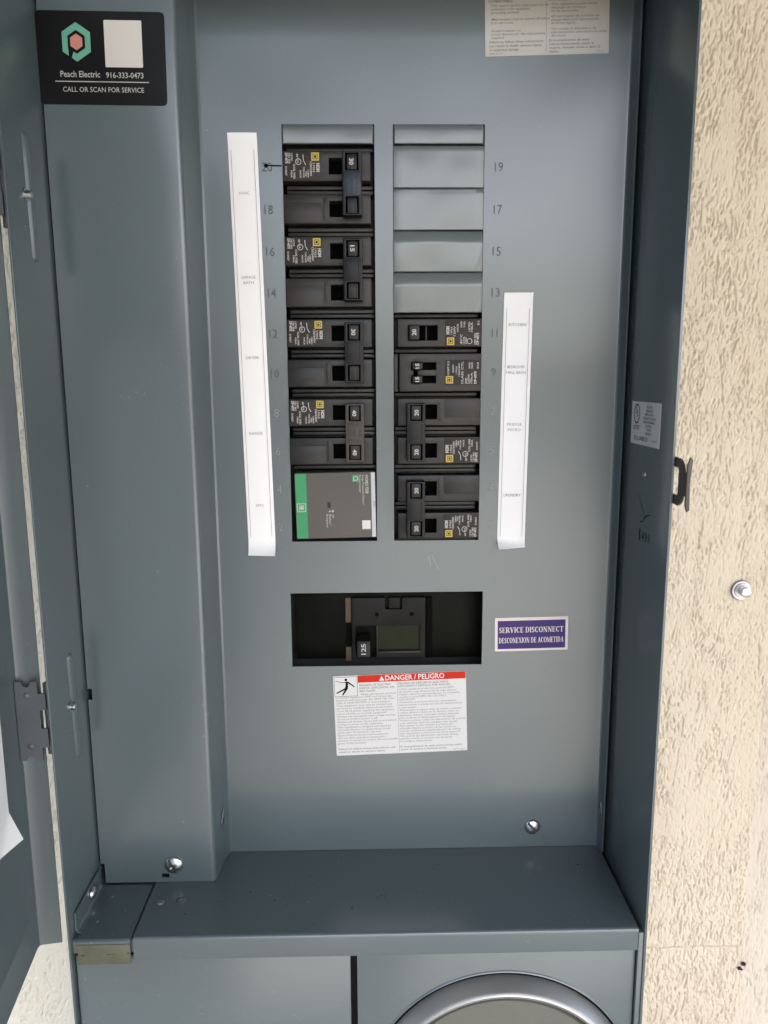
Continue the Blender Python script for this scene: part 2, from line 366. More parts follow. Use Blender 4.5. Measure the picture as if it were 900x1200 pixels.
# shelf with its rolled front lip
def yz_profile(yb, yf, zt, zl, r=2.2):
    return [(yb, zt), (yf + r, zt)] + [(yf + r + r * math.cos(R(a)), zt - r + r * math.sin(R(a))) for a in (105, 120, 135, 150, 165, 180)] + [(yf, zl)]
shelf = B().sheet(yz_profile(6, -86.6, SH, SH - 15.2), [-164.6, -100, 0, 100, 149.0], lambda p, q, w: (w, p, q), thick=1.2).obj('shelf', 'paint', panel)
B().sheet(yz_profile(6, -84.9, SH - 2.2, SH - 11), [XL + 0.4, -164], lambda p, q, w: (w, p, q), thick=1.0).obj('shelf_underlay', 'paint', panel)
br = B().sheet(yz_profile(-34.5, -87.4, SH - 0.5, SH - 3.2), [-198.2, -180, -166.2], lambda p, q, w: (w, p, q), thick=1.1)
br.sheet([(-201.0, SH + 13), (-201.0, SH + 1.2), (-200.2, SH), (-198.2, SH - 0.5)], [-80, -34.5], lambda p, q, w: (p, w, q), thick=0.9)
bracket = br.obj('corner_bracket', 'paint', panel)
B().box(-198.2, -166.2, -87.9, -86.9, SH - 16.6, SH - 3.2, 0.25).obj('bracket_lip', 'olive', bracket)['label'] = 'olive yellow front lip of the corner bracket'
f = F().line(-196.5, -10.4, -194.2, -10.2, 0.5).line(-181, -9.9, -175, -9.6, 0.25).line(-168.2, -9.2, -166.9, -9.3, 0.6)
f.obj('lip_scuff', 'ink_black', bracket, face_at(0, -87.95, SH))
def dome(r, h, n=6): return [(r * math.cos(R(90 * i / n)), h * math.sin(R(90 * i / n))) for i in range(n + 1)]
B().lathe(dome(4.2, 2.6), 24, at(TO_LEFT, -200.6, -52, SH + 6.5)).obj('carriage_bolt', 'zinc', bracket)
for (x, y, r) in ((-190.5, -46, 1.0), (-178, -60, 1.0), (-192, -70, 1.3)):
    B().lathe(dome(r, 0.5, 4), 12, Matrix.Translation((x, y, SH - 0.5))).obj('dimple', 'paint', bracket)

def slotted_screw(x, y, z, r, h, rot, parent, name='pan_head_screw'):
    b = bmesh.new(); n, m = 72, 22; rings = []
    for k in range(m + 1):
        t = k / m; rr = r * (1 - t); ring = []
        for i in range(n if k < m else 1):
            a = 2 * math.pi * i / n; u, v = rr * math.cos(a), rr * math.sin(a)
            hh = h * math.sqrt(max(0.0, 1 - (rr / r) ** 2)) * 0.9 + h * 0.1
            u2, v2 = u * math.cos(rot) + v * math.sin(rot), -u * math.sin(rot) + v * math.cos(rot)
            if abs(v2) < 0.13 * r and abs(u2) < 0.96 * r: hh = min(hh, 0.36 * h)
            elif abs(u2) < 0.11 * r and abs(v2) < 0.42 * r: hh -= 0.35 * h
            ring.append(b.verts.new((u, v, hh)))
        rings.append(ring)
    base = [b.verts.new((r * math.cos(2 * math.pi * i / n), r * math.sin(2 * math.pi * i / n), -1.0)) for i in range(n)]
    rings.insert(0, base)
    for A, C in zip(rings, rings[1:]):
        for i in range(n):
            j = (i + 1) % n
            b.faces.new((A[i], A[j], C[j], C[i]) if len(C) > 1 else (A[i], A[j], C[0]))
    bb = B(); bb._merge(b, face_at(x, y, z)); o = bb.obj(name, 'zinc', parent, ang=45)
    q = 0.09 * r                       # dark bar that paints in the shade of the drive slot
    B().box(-0.86 * r, 0.86 * r, -q, q, h * 0.2, h * 0.42, mtx=face_at(x, y, z, rot)).obj('slot_shade', 'grit', parent)
    return o

# small slotted screw and grit on the shelf
B().lathe([(2.6, 0), (2.6, 0.5), (2.1, 1.0), (0, 1.1)], 20, Matrix.Translation((-156.1, -54, SH))).obj('shelf_screw', 'zinc_dull', shelf)
B().lathe(dome(3.4, 0.5, 4), 20, Matrix.Translation((-143, -52, SH))).obj('dimple', 'paint', shelf)
B().lathe(dome(4.2, 0.35, 4), 20, Matrix.Translation((98, -26, SH))).obj('dimple', 'paint', shelf)
g = B()
for (x, y) in ((-28, -38), (-19, -50), (-11, -51.5), (39, -34), (55, -44.6), (74, -45), (65, -56), (-37, -51), (-60, -30), (-95, -58), (10, -62), (118, -40), (-70, -66), (128, -22), *[(random.uniform(-150, 140), random.uniform(-78, -6)) for _ in range(26)]):
    r = random.uniform(0.2, 0.55)
    g.box(x - r, x + r, y - r * 0.7, y + r * 0.7, SH - 0.05, SH + r * 0.9, 0.1, 1)
g.box(-8.2, -7.8, -55, -50, SH - 0.02, SH + 0.3)
tag(g.obj('grit', 'grit', panel), kind='stuff')

# lower covers below the shelf
for name, x0, x1 in (('lower_cover', -201.0, -31.0), ('lower_cover', -26.9, 148.4)):
    lc = B().box(x0, x1, -84.6, -83.2, -799, SH - 13.4, 0.4).obj(name, 'paint', panel)
B().box(-36, -21, -66, -65, -798, SH - 8).obj('seam_backing', 'dark_in', panel)
B().box(148.9, XR - 0.05, -87.2, -83, -799, SH - 2.5, 0.4).obj('corner_post', 'paint', panel)
MX, MZ = 65.2, -597.4
MRING = face_at(MX, -84.62, MZ) @ Matrix.Diagonal((0.925, 0.925, 1, 1))
B().lathe([(93.6, 0), (93.0, 0.6), (92.4, 0.9), (92.0, 0.3), (91.9, -1.2)], 120, MRING).obj('meter_collar', 'paint', lc)
meter = thing('electric_meter', (MX, -98, -692), 'round electric meter in dull metal ring below the panel shelf', 'electric meter')
B().lathe([(90.6, -1.0), (90.6, 0.6), (88.3, 5.6), (86.3, 9.4), (85.4, 10.8), (84.0, 11.5), (82.4, 11.1), (81.5, 9.6), (81.2, 2)], 120, MRING).obj('sealing_ring', 'galv', meter)
B().lathe([(91.9, 0.05), (90.6, 0.05)], 120, MRING).obj('ring_seat', 'black', meter)
B().lathe([(81.1, 6.6), (80.3, 6.8), (79.9, 5.6), (79.3, 5.6)], 96, MRING).obj('gasket', 'black', meter)
B().lathe([(79.6, 4.2), (79.2, 7.0), (78.2, 8.6), (60, 10.0), (30, 10.8), (0, 11)], 96, MRING).obj('meter_cover', 'meter_face', meter)

# ------------------------------------------------------------------ dead front: raised cover on the left, recessed breaker field, right flange
RY = -33.0
prof = [(-201.3, RY), (-198.6, RY), (-160.4, RY), (-158.6, RY), (-157.0, RY), (-155.2, RY), (-140, RY), (-126.6, RY)]
prof += [(-126.6 + 3.0 * math.sin(R(a)), RY + 3.0 - 3.0 * math.cos(R(a))) for a in (14, 28, 42, 56, 70, 84)]
prof += [(-121.8, -8), (-120.2, -2.2), (-119.5, -0.8), (-118.2, 0.0)]
CX0, CX1, DX0, DX1 = -69.0, -11.5, 0.0, 57.4        # the two breaker columns
WX0, WX1 = -71.2, 61.0                              # main breaker window
flat = sorted({-116.0, WX0, CX0, CX1, DX0, DX1, WX1, 100.0, 145.4})
prof += [(x, 0.0) for x in flat]
prof += [(146.6, -0.25), (147.5, -1.1), (148.0, -2.4), (148.9, -8.6)]
ws = sorted({SH + 0.3, -478.2, -475.2, -467.0, -400.0, -349.0, -341.5, -340.8, -288.0, -251.8, -120.0, 0.0, 12.2, 60.0, TOP - 0.2})
holes = [(CX0, CX1, -251.8, 12.2), (DX0, DX1, -251.8, 12.2), (WX0, WX1, -340.8, -288.0),
         (-205, -198.6, -490, -467.0), (-205, -198.6, -349.0, -341.5), (-160.4, -155.2, -478.2, -475.2), (-160.4, -158.6, -476, -474), (-205, -160.4, -479, -478.9)]
df = B().sheet(prof, ws, lambda p, q, w: (p, q, w), holes, thick=1.2).obj('dead_front', 'paint', panel, ang=24)

slotted_screw(-151.7, RY, -468.6, 6.3, 3.0, R(-52), df)
slotted_screw(100.1, 0, -465.6, 5.8, 2.8, R(-48), df)
# diamond lances in the cover's side and in the right flange
def lance(m4, parent):
    b = B()
    o = [(0, 8.5), (4.2, 0), (0, -8.5), (-4.2, 0)]
    for i in range(4):
        p, q = o[i], o[(i + 1) % 4]; k = 0.78
        b.prism([p, q, (q[0] * k, q[1] * k), (p[0] * k, p[1] * k)], 0.9, m4)
    r = b.obj('diamond_lance', 'paint', parent)
    F().poly([(0, 6.0), (0.9, 0), (0, -6.0), (-0.6, 0)]).obj('lance_slit', 'ink_black', parent, m4, 0.15)
lance(at(Matrix.Rotation(R(-12), 4, 'Z') @ TO_LEFT, -120.9, -13.5, -448), df)
lance(at(TO_RIGHT, 148.2, -4.4, -451) @ Matrix.Scale(0.75, 4), df)

# blank filler plates still in the right column, and the half tabs above both columns
def filler(k, crease, tilt, side):
    z1, z0 = -25.4 * k - 0.12, -25.4 * (k + 1) + 0.1
    h = z1 - z0; x0, x1 = DX0 + 0.15, DX1 - 0.25
    P = [(z0, -0.4), (z0 + 0.5, -0.9), (z1 - crease * h - 1.5, -0.9 - tilt * 0.6), (z1 - crease * h, -0.8 - tilt * 0.7), (z1 - 1.0, -0.8 + tilt), (z1, 0.2 + tilt)]
    xs = [x0, x0 + 0.6, x0 + 6, (x0 + x1) / 2, x1 - 6, x1 - 0.6, x1]
    def fn(p, q, w):
        e = 0.3 if (w in (x0, x1)) else 0.0
        return (w, q + e + side * (w - x0) / (x1 - x0) * 0.9, p)
    B().sheet(P, xs, fn, thick=-0.9).obj('filler_plate', 'paint_fill', df, ang=40)
filler(0, 0.10, 0.15, 0.3); filler(1, 0.12, 0.1, -0.2); filler(2, 0.27, 1.0, 0.5); filler(3, 0.30, 1.3, 0.2)
for a, b_ in ((CX0, CX1), (DX0, DX1)):
    P = [(0.5, -0.7), (1.0, -1.5), (8.2, -1.9), (10.3, -1.5), (11.6, -0.7), (12.3, 0.15)]
    x0, x1 = a + 0.3, b_ - 0.6
    B().sheet(P, [x0, x0 + 0.9, x0 + 3, x1 - 3, x1 - 0.9, x1], lambda p, q, w: (w, q + (1.3 if w in (x0, x1) else 0.0), p), thick=-0.9).obj('filler_tab', 'paint_fill', df, ang=50)

# stamped circuit numbers, their shading and highlights put in by colour
for k in range(10):
    z = -25.4 * (k + 0.5)
    for x, n, dx in ((-78.6 + 0.25 * k, 20 - 2 * k, 0), (66.6 - 0.2 * k, 19 - 2 * k, 0)):
        w = {1: 0.8, 11: 3.6, 20: 6.4}.get(n, 5.2 if n > 9 else 3.0)
        f = F().text(str(n), x, z - 2.7, 5.4, w, -0.006, 'C')
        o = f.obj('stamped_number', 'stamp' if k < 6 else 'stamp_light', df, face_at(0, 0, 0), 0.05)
        md = o.modifiers.new('relief', 'SOLIDIFY'); md.thickness = 0.00025; md.offset = 1.0
F().line(-80.6, -11.9, -69.4, -12.1, 0.75).disc(-79.2, -12.0, 1.2).obj('marker_line', 'ink_black', df, face_at(0, 0, 0), 0.4)
F().line(23.5, -262.5, 25, -270, 0.22).line(25.5, -262, 30.5, -272, 0.18).obj('scratch', 'ink_pale', df, face_at(0, 0, 0), 0.04)

# ------------------------------------------------------------------ printed labels on the panel
def strip(x_t, x_b, z_t, z_b, w, words, curl_l, curl_r, label):
    n = 26; P = []
    def fn(p, q, s):                                  # p: 0..1 down the strip, s: -0.5..0.5 across
        cx = x_t + (x_b - x_t) * p; z = z_t + (z_b - z_t) * p
        y = -0.35 - 0.5 * abs(math.sin(p * 9)) * 0.4 - 0.45 * (1 - (2 * s) ** 2)
        c = max(0.0, (p - 0.955) / 0.045); t = max(0.0, (0.03 - p) / 0.03)
        y -= (curl_l * (0.5 - s) + curl_r * (0.5 + s)) * c * c + 0.8 * t * t
        return (cx + s * w, y, z + c * c * 1.0)
    pr = [(0, 0), (0.01, 0), (0.02, 0), (0.03, 0)] + [(0.03 + 0.92 * i / n, 0) for i in range(1, n + 1)] + [(0.96, 0), (0.97, 0), (0.98, 0), (0.99, 0), (1, 0)]
    o = B().sheet(pr, [-0.5, -0.3, -0.1, 0.1, 0.3, 0.5], fn, thick=0.16).obj('directory_strip', 'paper', panel, ang=60)
    o['label'] = label
    L = math.hypot(z_b - z_t, x_b - x_t); a = math.atan2(x_b - x_t, z_t - z_b)
    m4 = face_at(x_t, 0, z_t, a)
    f = F().rect(-w / 2 + 1.7, -L * 0.952, -w / 2 + 2.0, -10).rect(w / 2 - 2.3, -L * 0.952, w / 2 - 2.0, -10)
    f.obj('edge_rule', 'ink_pale', o, m4, 1.25)
    for (zz, t, hh, ww) in words:
        F().text(t, -0.3, (zz - z_t) - hh / 2, hh, ww, -0.012, 'C').obj('lettering', 'ink_grey', o, m4, 1.35)
strip(-93.4, -89.2, 7.0, -261, 18.2, [(-28.5, 'HVAC', 1.7, 6.6), (-79.2, 'GARAGE', 1.7, 9.2), (-82.6, 'BATH', 1.7, 6.4), (-129.5, 'DRYER', 1.8, 8.4),
      (-178.5, 'RANGE', 1.8, 8.6), (-226.5, 'SPD', 1.8, 5.2)], 4.0, 6.5, 'white paper circuit strip reading HVAC, GARAGE BATH, DRYER, RANGE, SPD')
strip(80.9, 79.4, -89.2, -257.6, 18.8, [(-109.4, 'KITCHEN', 1.8, 11.0), (-136.2, 'BEDROOM/', 1.8, 11.6), (-139.8, 'HALL BATH', 1.8, 12.6), (-173.6, 'FRIDGE', 1.8, 9.6),
      (-177.2, 'MICRO', 1.8, 8.6), (-221.0, 'LAUNDRY', 1.9, 11.2)], 8.0, 2.5, 'white paper circuit strip reading KITCHEN, BEDROOM, FRIDGE MICRO, LAUNDRY')

def vinyl(name, m4, w, h, m, th=0.3, r=0.6):
    o = B().prism(rounded(0, -h, w, 0, r), th, m4).obj(name, m, panel, ang=20); return o

# service disconnect label, serif capitals drawn with strokes
def serif(f, word, x, y, h, w):
    st, th, sf = 0.19, 0.075, 0.30
    def stem(X, y0=0.0, y1=1.0, ser=(1, 1)):
        f2.rect(X - st / 2, y0, X + st / 2, y1)
        for k, on in enumerate(ser):
            if on: yy = y0 if k == 0 else y1 - 0.06; f2.rect(X - sf / 2 - 0.02, yy, X + sf / 2 + 0.02, yy + 0.06)
    def curve(cx, cy, rx, ry, a0, a1, thick, n=12):
        pts = []; wd = []
        for i in range(n + 1):
            a = R(a0 + (a1 - a0) * i / n); pts.append((cx + rx * math.cos(a), cy + ry * math.sin(a)))
            wd.append(th + (thick - th) * abs(math.cos(a)) ** 1.5)
        f2.stroke(pts, wd)
    f2 = F(); X = 0.0
    W = dict(S=0.58, E=0.68, R=0.78, V=0.78, I=0.36, C=0.74, D=0.80, O=0.84, N=0.84, T=0.72, X=0.80, A=0.80, M=1.0)
    for ch in word:
        if ch == ' ': X += 0.32; continue
        wd = W[ch]; a = X + 0.15; e = X + wd - 0.08
        if ch == 'I': stem(X + wd / 2)
        elif ch in 'EDRT':
            if ch == 'T': stem(X + wd / 2, ser=(1, 0)); f2.rect(X + 0.04, 0.93, X + wd - 0.04, 1.0); f2.rect(X + 0.04, 0.76, X + 0.11, 0.95); f2.rect(X + wd - 0.11, 0.76, X + wd - 0.04, 0.95)
            else: stem(a + 0.03)
            if ch == 'E':
                f2.rect(a, 0.93, e, 1.0); f2.rect(a, 0, e, 0.07); f2.rect(a, 0.48, e - 0.14, 0.55)
                f2.rect(e - 0.07, 0.74, e, 1.0); f2.rect(e - 0.07, 0, e, 0.28); f2.rect(e - 0.2, 0.38, e - 0.14, 0.66)
            if ch == 'D': f2.rect(a, 0.93, a + 0.2, 1.0); f2.rect(a, 0, a + 0.2, 0.07); curve(a + 0.18, 0.5, e - a - 0.26, 0.465, -90, 90, st)
            if ch == 'R': f2.rect(a, 0.93, a + 0.2, 1.0); f2.rect(a, 0.47, a + 0.2, 0.54); curve(a + 0.18, 0.735, e - a - 0.32, 0.23, -90, 90, st); f2.stroke([(a + 0.2, 0.5), (e, 0.03)], [st, st])
        elif ch == 'O': curve(X + wd / 2, 0.5, wd / 2 - 0.13, 0.465, 0, 360, st * 1.1, 20)
        elif ch == 'C': curve(X + wd / 2 + 0.02, 0.5, wd / 2 - 0.13, 0.465, 45, 320, st * 1.1, 16); f2.rect(e - 0.06, 0.68, e, 0.98)
        elif ch == 'S':
            curve(X + wd / 2, 0.735, wd / 2 - 0.14, 0.23, 40, 250, st); curve(X + wd / 2, 0.265, wd / 2 - 0.14, 0.23, 70, -140, st)
            f2.stroke([(X + 0.19, 0.62), (X + wd - 0.19, 0.38)], [st * 0.9, st * 0.9]); f2.rect(e - 0.06, 0.72, e, 0.98); f2.rect(X + 0.08, 0.02, X + 0.14, 0.28)
        elif ch == 'N':
            f2.rect(a - 0.03, 0, a + 0.04, 1); f2.rect(e - 0.12, 0, e - 0.05, 1); f2.stroke([(a, 0.97), (e - 0.09, 0.03)], [st, st])
            f2.rect(a - 0.12, 0, a + 0.14, 0.06); f2.rect(e - 0.2, 0.94, e + 0.04, 1); f2.rect(a - 0.12, 0.94, a + 0.08, 1)
        elif ch == 'V': f2.stroke([(a, 0.97), (X + wd / 2, 0.02)], [st, st]); f2.stroke([(e - 0.06, 0.97), (X + wd / 2 + 0.02, 0.02)], [th, th]); f2.rect(a - 0.13, 0.94, a + 0.15, 1); f2.rect(e - 0.17, 0.94, e + 0.06, 1)
        elif ch == 'X': f2.stroke([(a, 0.97), (e - 0.05, 0.03)], [st, st]); f2.stroke([(e - 0.06, 0.97), (a - 0.02, 0.03)], [th, th]); [f2.rect(q - 0.12, yy, q + 0.12, yy + 0.06) for q in (a, e - 0.06) for yy in (0, 0.94)]
        elif ch == 'A': f2.stroke([(a - 0.03, 0.03), (X + wd / 2, 0.99)], [th, th]); f2.stroke([(X + wd / 2, 0.97), (e - 0.06, 0.03)], [st, st]); f2.rect(a + 0.08, 0.3, e - 0.2, 0.36); f2.rect(a - 0.13, 0, a + 0.1, 0.06); f2.rect(e - 0.2, 0, e + 0.05, 0.06)
        elif ch == 'M':
            f2.rect(a - 0.03, 0, a + 0.04, 1); f2.rect(e - 0.14, 0, e + 0.03, 1); f2.stroke([(a, 0.97), (X + wd / 2, 0.05)], [st, st]); f2.stroke([(X + wd / 2, 0.05), (e - 0.07, 0.97)], [th, th])
            f2.rect(a - 0.12, 0, a + 0.12, 0.06); f2.rect(e - 0.22, 0, e + 0.08, 0.06)
        X += wd
    return f.add([(x + u * w / X, y + v * h) for u, v in f2.v], f2.f)
m4 = face_at(69.7, 0, -307.2, R(0.9))
sdl = vinyl('service_disconnect_label', m4, 51.0, 24.2, 'pinkwhite'); sdl['label'] = 'purple and white label reading SERVICE DISCONNECT'
F().rect(1.9, -22.6, 49.1, -2.2).obj('label_field', 'purple', sdl, m4, 0.36)
f = F(); serif(f, 'SERVICE DISCONNECT', 2.8, -10.9, 4.0, 45.0); serif(f, 'DESCONEXION DE ACOMETIDA', 2.6, -18.4, 4.0, 45.4); f.obj('lettering', 'pinkwhite', sdl, m4, 0.42)

# danger label
m4 = face_at(-43.2, 0, -348.2, R(1.75))
dl = vinyl('danger_label', m4, 93.2, 59.6, 'label_white'); dl['label'] = 'white warning label with red DANGER / PELIGRO header'
F().rect(17.2, -5.4, 93.0, -0.15).obj('red_header', 'red', dl, m4, 0.36)
f = F().text('DANGER / PELIGRO', 36.5, -4.45, 3.6, 41.5, 0.02)
v_, f_ = text_geo('D', 0); f.poly([(32.2, -4.6), (35.9, -4.6), (34.05, -0.9)]); f.obj('header_lettering', 'label_white', dl, m4, 0.43)
F().frame(0.6, -15.2, 16.9, -0.7, 0.25).obj('pictogram_frame', 'ink_black', dl, m4, 0.36)
F().rect(44.7, -58.6, 44.85, -6.2).obj('column_rule', 'ink_black', dl, m4, 0.36)
f = F()
f.disc(9.0, -2.9, 1.0); f.stroke([(9.3, -4.2), (9.6, -7.0), (9.0, -9.4)], [1.6, 1.9, 2.1]); f.stroke([(9.6, -9.0), (7.6, -12.0), (6.2, -14.2)], [1.5, 1.2, 0.9])
f.stroke([(9.0, -9.2), (5.6, -10.9), (2.0, -12.7)], [1.3, 1.1, 0.8]); f.stroke([(10.1, -4.6), (12.4, -6.4), (14.8, -8.4)], [1.2, 1.0, 0.8])
f.line(9.2, -4.7, 5.4, -4.9, 0.45).line(5.4, -4.9, 2.2, -3.6, 0.35).line(2.2, -3.6, 1.6, -4.2, 0.3)
f.obj('pictogram', 'ink_black', dl, m4, 0.36)
EN = ["•Apply appropriate personal", "protective equipment (PPE) and follow safe", "electrical work practices. See NFPA 70E, CSA", "Z462 or NOM-029-STPS or local equivalent.",
      "•This equipment must only be installed and", "serviced by qualified electrical personnel.", "•Turn off all power supplying this equipment", "before working on or inside equipment.",
      "•Always use a properly rated voltage sensing", "device to confirm power is off.", "•Replace all devices, doors and covers before", "turning on power to this equipment.",
      "•This equipment is designed and tested by", "Schneider Electric to performance levels", "which meet UL standards. Use only", "Square D brand devices and accessories.",
      "•Do not allow petroleum based paints,", "solvents or sprays to contact the non-metallic", "parts of this product."]
ES = ["•Utilice equipo de protección personal (EPP)", "apropiado y siga las prácticas de seguridad en", "trabajos eléctricos establecidas por su Compañía,", "consulte la norma NFPA 70E, CSA Z462 y", "NOM-029-STPS.",
      "•Solamente el personal eléctrico especializado", "deberá instalar y prestar servicio de mantenimiento", "a este equipo.", "•Desenergice el equipo antes de realizar cualquier", "trabajo dentro o fuera de él. Siempre utilice un",
      "dispositivo detector de tensión nominal adecuado", "para confirmar la desenergización del equipo.", "•Vuelva a colocar todos los dispositivos, las puertas", "y las cubiertas antes de energizar este equipo.",
      "•Este equipo ha sido diseñado y probado por", "Schneider Electric y cumple con las normas de", "nivel de rendimiento establecidas por UL. Utilice", "sólo dispositivos y accesorios de marca Square D.",
      "•No permita que disolventes o aerosoles de base", "petróleo entren en contacto con las partes", "no metálicas del producto."]
f = F()
for i, t in enumerate(("HAZARD OF ELECTRIC", "SHOCK, EXPLOSION, OR", "ARC FLASH")): f.text(t, 18.0, -8.1 - 2.15 * i, 1.45, len(t) * 1.24, 0.01)
for i, t in enumerate(("PELIGRO DE DESCARGA ELÉCTRICA,", "EXPLOSIÓN O DESTELLO POR ARQUEO")): f.text(t, 45.6, -7.9 - 2.0 * i, 1.4, len(t) * 1.18, 0.01)
for i, t in enumerate(EN): f.text(t, 18.6 if i == 0 else 1.4, -14.6 - 2.02 * i, 1.28, len(t) * (0.93 if i else 0.92))
for i, t in enumerate(ES): f.text(t, 45.6, -12.1 - 1.96 * i, 1.24, len(t) * 0.88)
for i, t in enumerate(("Failure to follow these instructions will", "result in death or serious injury.")): f.text(t, 1.6, -55.4 - 2.2 * i, 1.4, len(t) * 0.98, 0.008)
for i, t in enumerate(("El incumplimiento de estas instrucciones podrá", "causar la muerte o lesiones serias.")): f.text(t, 45.6, -55.4 - 2.1 * i, 1.36, len(t) * 0.95, 0.008)
f.text('80277-736-02', 83.5, -58.6, 0.9, 8.4)
f.obj('lettering', 'ink_grey', dl, m4, 0.36)

# label at the top of the breaker field
m4 = face_at(55.9, 0, 88.3, R(1.6))
tl = vinyl('instruction_label', m4, 76.0, 37.5, 'label_aged'); tl['label'] = 'off-white bilingual instruction label above the breaker columns'
f = F().rect(37.3, -35.9, 37.5, -1)
L1 = [(-18.6, "EQUIPMENT DAMAGE", 1), (-21.0, " •The neutral service cable must not be", 0), (-22.9, "  connected to the equipment", 0), (-24.8, "  grounding terminal.", 0), (-28.6, " •Main breaker must be turned off before", 0), (-30.5, "  it is serviced.", 0),
      (-35.0, " •Install breakers or", 0), (-36.9, "  circuit devices per the instructions", 0), (-38.8, "  supplied.", 0), (-41.2, "Failure to follow these instructions", 1), (-43.4, "can result in death, serious injury", 1), (-45.6, "or equipment damage.", 1)]
L2 = [(-18.4, "DAÑO AL EQUIPO", 1), (-20.8, " •Este dispositivo puede causar", 0), (-22.7, "  descargas de corriente", 0), (-24.6, "  en las terminales.", 0), (-27.6, " •El interruptor de la fuente de", 0), (-29.5, "  energía debe estar desconectado", 0), (-31.4, "  en forma segura.", 0),
      (-34.6, " •No instale el dispositivo de", 0), (-36.5, "  sobretensiones conectado a la salida", 0), (-38.4, "  del mismo.", 0), (-41.0, "El incumplimiento de estas", 1), (-43.1, "instrucciones puede causar la", 1), (-45.2, "muerte, lesiones serias o daño al", 1), (-47.3, "equipo.", 1)]
for (v, t, b_) in L1: f.text(t, 2.4 if t[0] != ' ' else 3.6, v + 11.1, 1.35, len(t.strip()) * 0.92, 0.012 if b_ else 0.004)
for (v, t, b_) in L2: f.text(t, 39.2 if t[0] != ' ' else 40.4, v + 11.1, 1.35, len(t.strip()) * 0.95, 0.012 if b_ else 0.004)
f.text('48840-331-03', 2.4, -36.5, 0.9, 8).text('Rev. 01', 68.5, -36.5, 0.9, 4.5)
f.obj('lettering', 'ink_grey', tl, m4, 0.36)

# contractor sticker on the raised cover
m4 = face_at(-202.6, RY, 62.0, R(-0.7))
st_ = B().prism(rounded(0, -49.2, 72.6, 0, 2.6), 0.28, m4).obj('contractor_sticker', 'sticker', panel, ang=20)
st_['label'] = 'glossy black contractor sticker with green and peach hexagon logo'
F().poly(rounded(38.4, -29.2, 59.6, -4.6, 0.6)).obj('white_patch', 'qr_patch', st_, m4, 0.34)
cxh, cyh = 22.6, -16.2
def hexa(r): return [(cxh + r * math.cos(R(90 + 60 * i)), cyh + r * math.sin(R(90 + 60 * i)) * 1.12) for i in range(6)]
o6, i6 = hexa(9.2), hexa(5.6)
f = F()
for i in range(6):
    j = (i + 1) % 6
    if i == 2:                      # the lower left side stops short, leaving the stem of the P open
        k = 0.42; f.poly([o6[2], ((o6[2][0] * (1 - k) + o6[3][0] * k), (o6[2][1] * (1 - k) + o6[3][1] * k)), (i6[2][0] * 0.98 + o6[3][0] * 0.02, i6[2][1])])
        k = 0.62; f.poly([((o6[2][0] * (1 - k) + o6[3][0] * k), (o6[2][1] * (1 - k) + o6[3][1] * k)), o6[3], i6[3], ((i6[2][0] * (1 - k) + i6[3][0] * k), (i6[2][1] * (1 - k) + i6[3][1] * k))])
    else: f.poly([o6[i], o6[j], i6[j], i6[i]])
f.obj('logo_hexagon', 'mint', st_, m4, 0.34)
F().poly(hexa(3.9)).obj('logo_core', 'peach', st_, m4, 0.34)
f = F().text('Peach Electric', 12.6, -34.6, 3.2, 22.4, 0.012).text('916-333-0473', 38.4, -34.8, 2.9, 21.2, 0.012).rect(9.4, -37.2, 62.6, -36.7).text('CALL OR SCAN FOR SERVICE', 13.6, -42.4, 2.6, 46.0, 0.004)
f.obj('lettering', 'ink_white', st_, m4, 0.34)

# approval sticker, ink marks and rivet on the right wall
m5 = at(TO_RIGHT, XR, -18.6, -158.2)
ul = B().prism(rounded(0, -26.4, 49.0, 0, 0.8), 0.25, m5).obj('approval_sticker', 'label_white', rw, ang=20)
f = F().ring(9.5, -7.6, 5.4, 6.2, 0.9).text('U', 7.2, -7.4, 4.2, 2.6, 0.01).text('L', 10.0, -9.2, 4.2, 2.2, 0.01).text('LISTED', 4.2, -17.2, 2.4, 10.8, 0.01)
for i, t in enumerate(("ENCLOSED", "PANELBOARD", "METER CENTER", "SUITABLE FOR USE AS", "SERVICE EQUIPMENT", "ISSUE NO.", "TYPE 3R", "RAINPROOF")): f.text(t, 31, -3.6 - 2.3 * i, 1.5, len(t) * 1.15, 0.006, 'C')
f.text('SQUARE D', 6, -23.8, 2.6, 24, 0.015).text('LX-4417', 36, -23.4, 1.4, 9)
f.obj('approval_lettering', 'ink_black', rw, m5, 0.31)
B().lathe(dome(2.3, 1.1, 5), 16, at(TO_RIGHT, XR, -45.9, -202)).obj('rivet', 'zinc_dull', rw)
m5 = at(TO_RIGHT, XR, -42, -240.3)
f = F().text('1', 0, -3, 6.4, 2.2, 0.05).text('4', 5.2, -3, 6.2, 3.2, 0.01).text('9', 10.2, -3, 6.2, 3.2, 0.0).text('9', 15.2, -3, 6.2, 3.2, -0.01)
f.stroke([(-5, 26), (1, 19.5), (9, 12)], [0.3, 0.7, 0.6]).stroke([(18, 15.5), (12, 13.8), (8, 12), (5.6, 9.4), (0.5, 8.2)], [0.3, 0.9, 1.1, 0.5, 0.9])
f.obj('ink_marks', 'ink_black', rw, m5, 0.06)

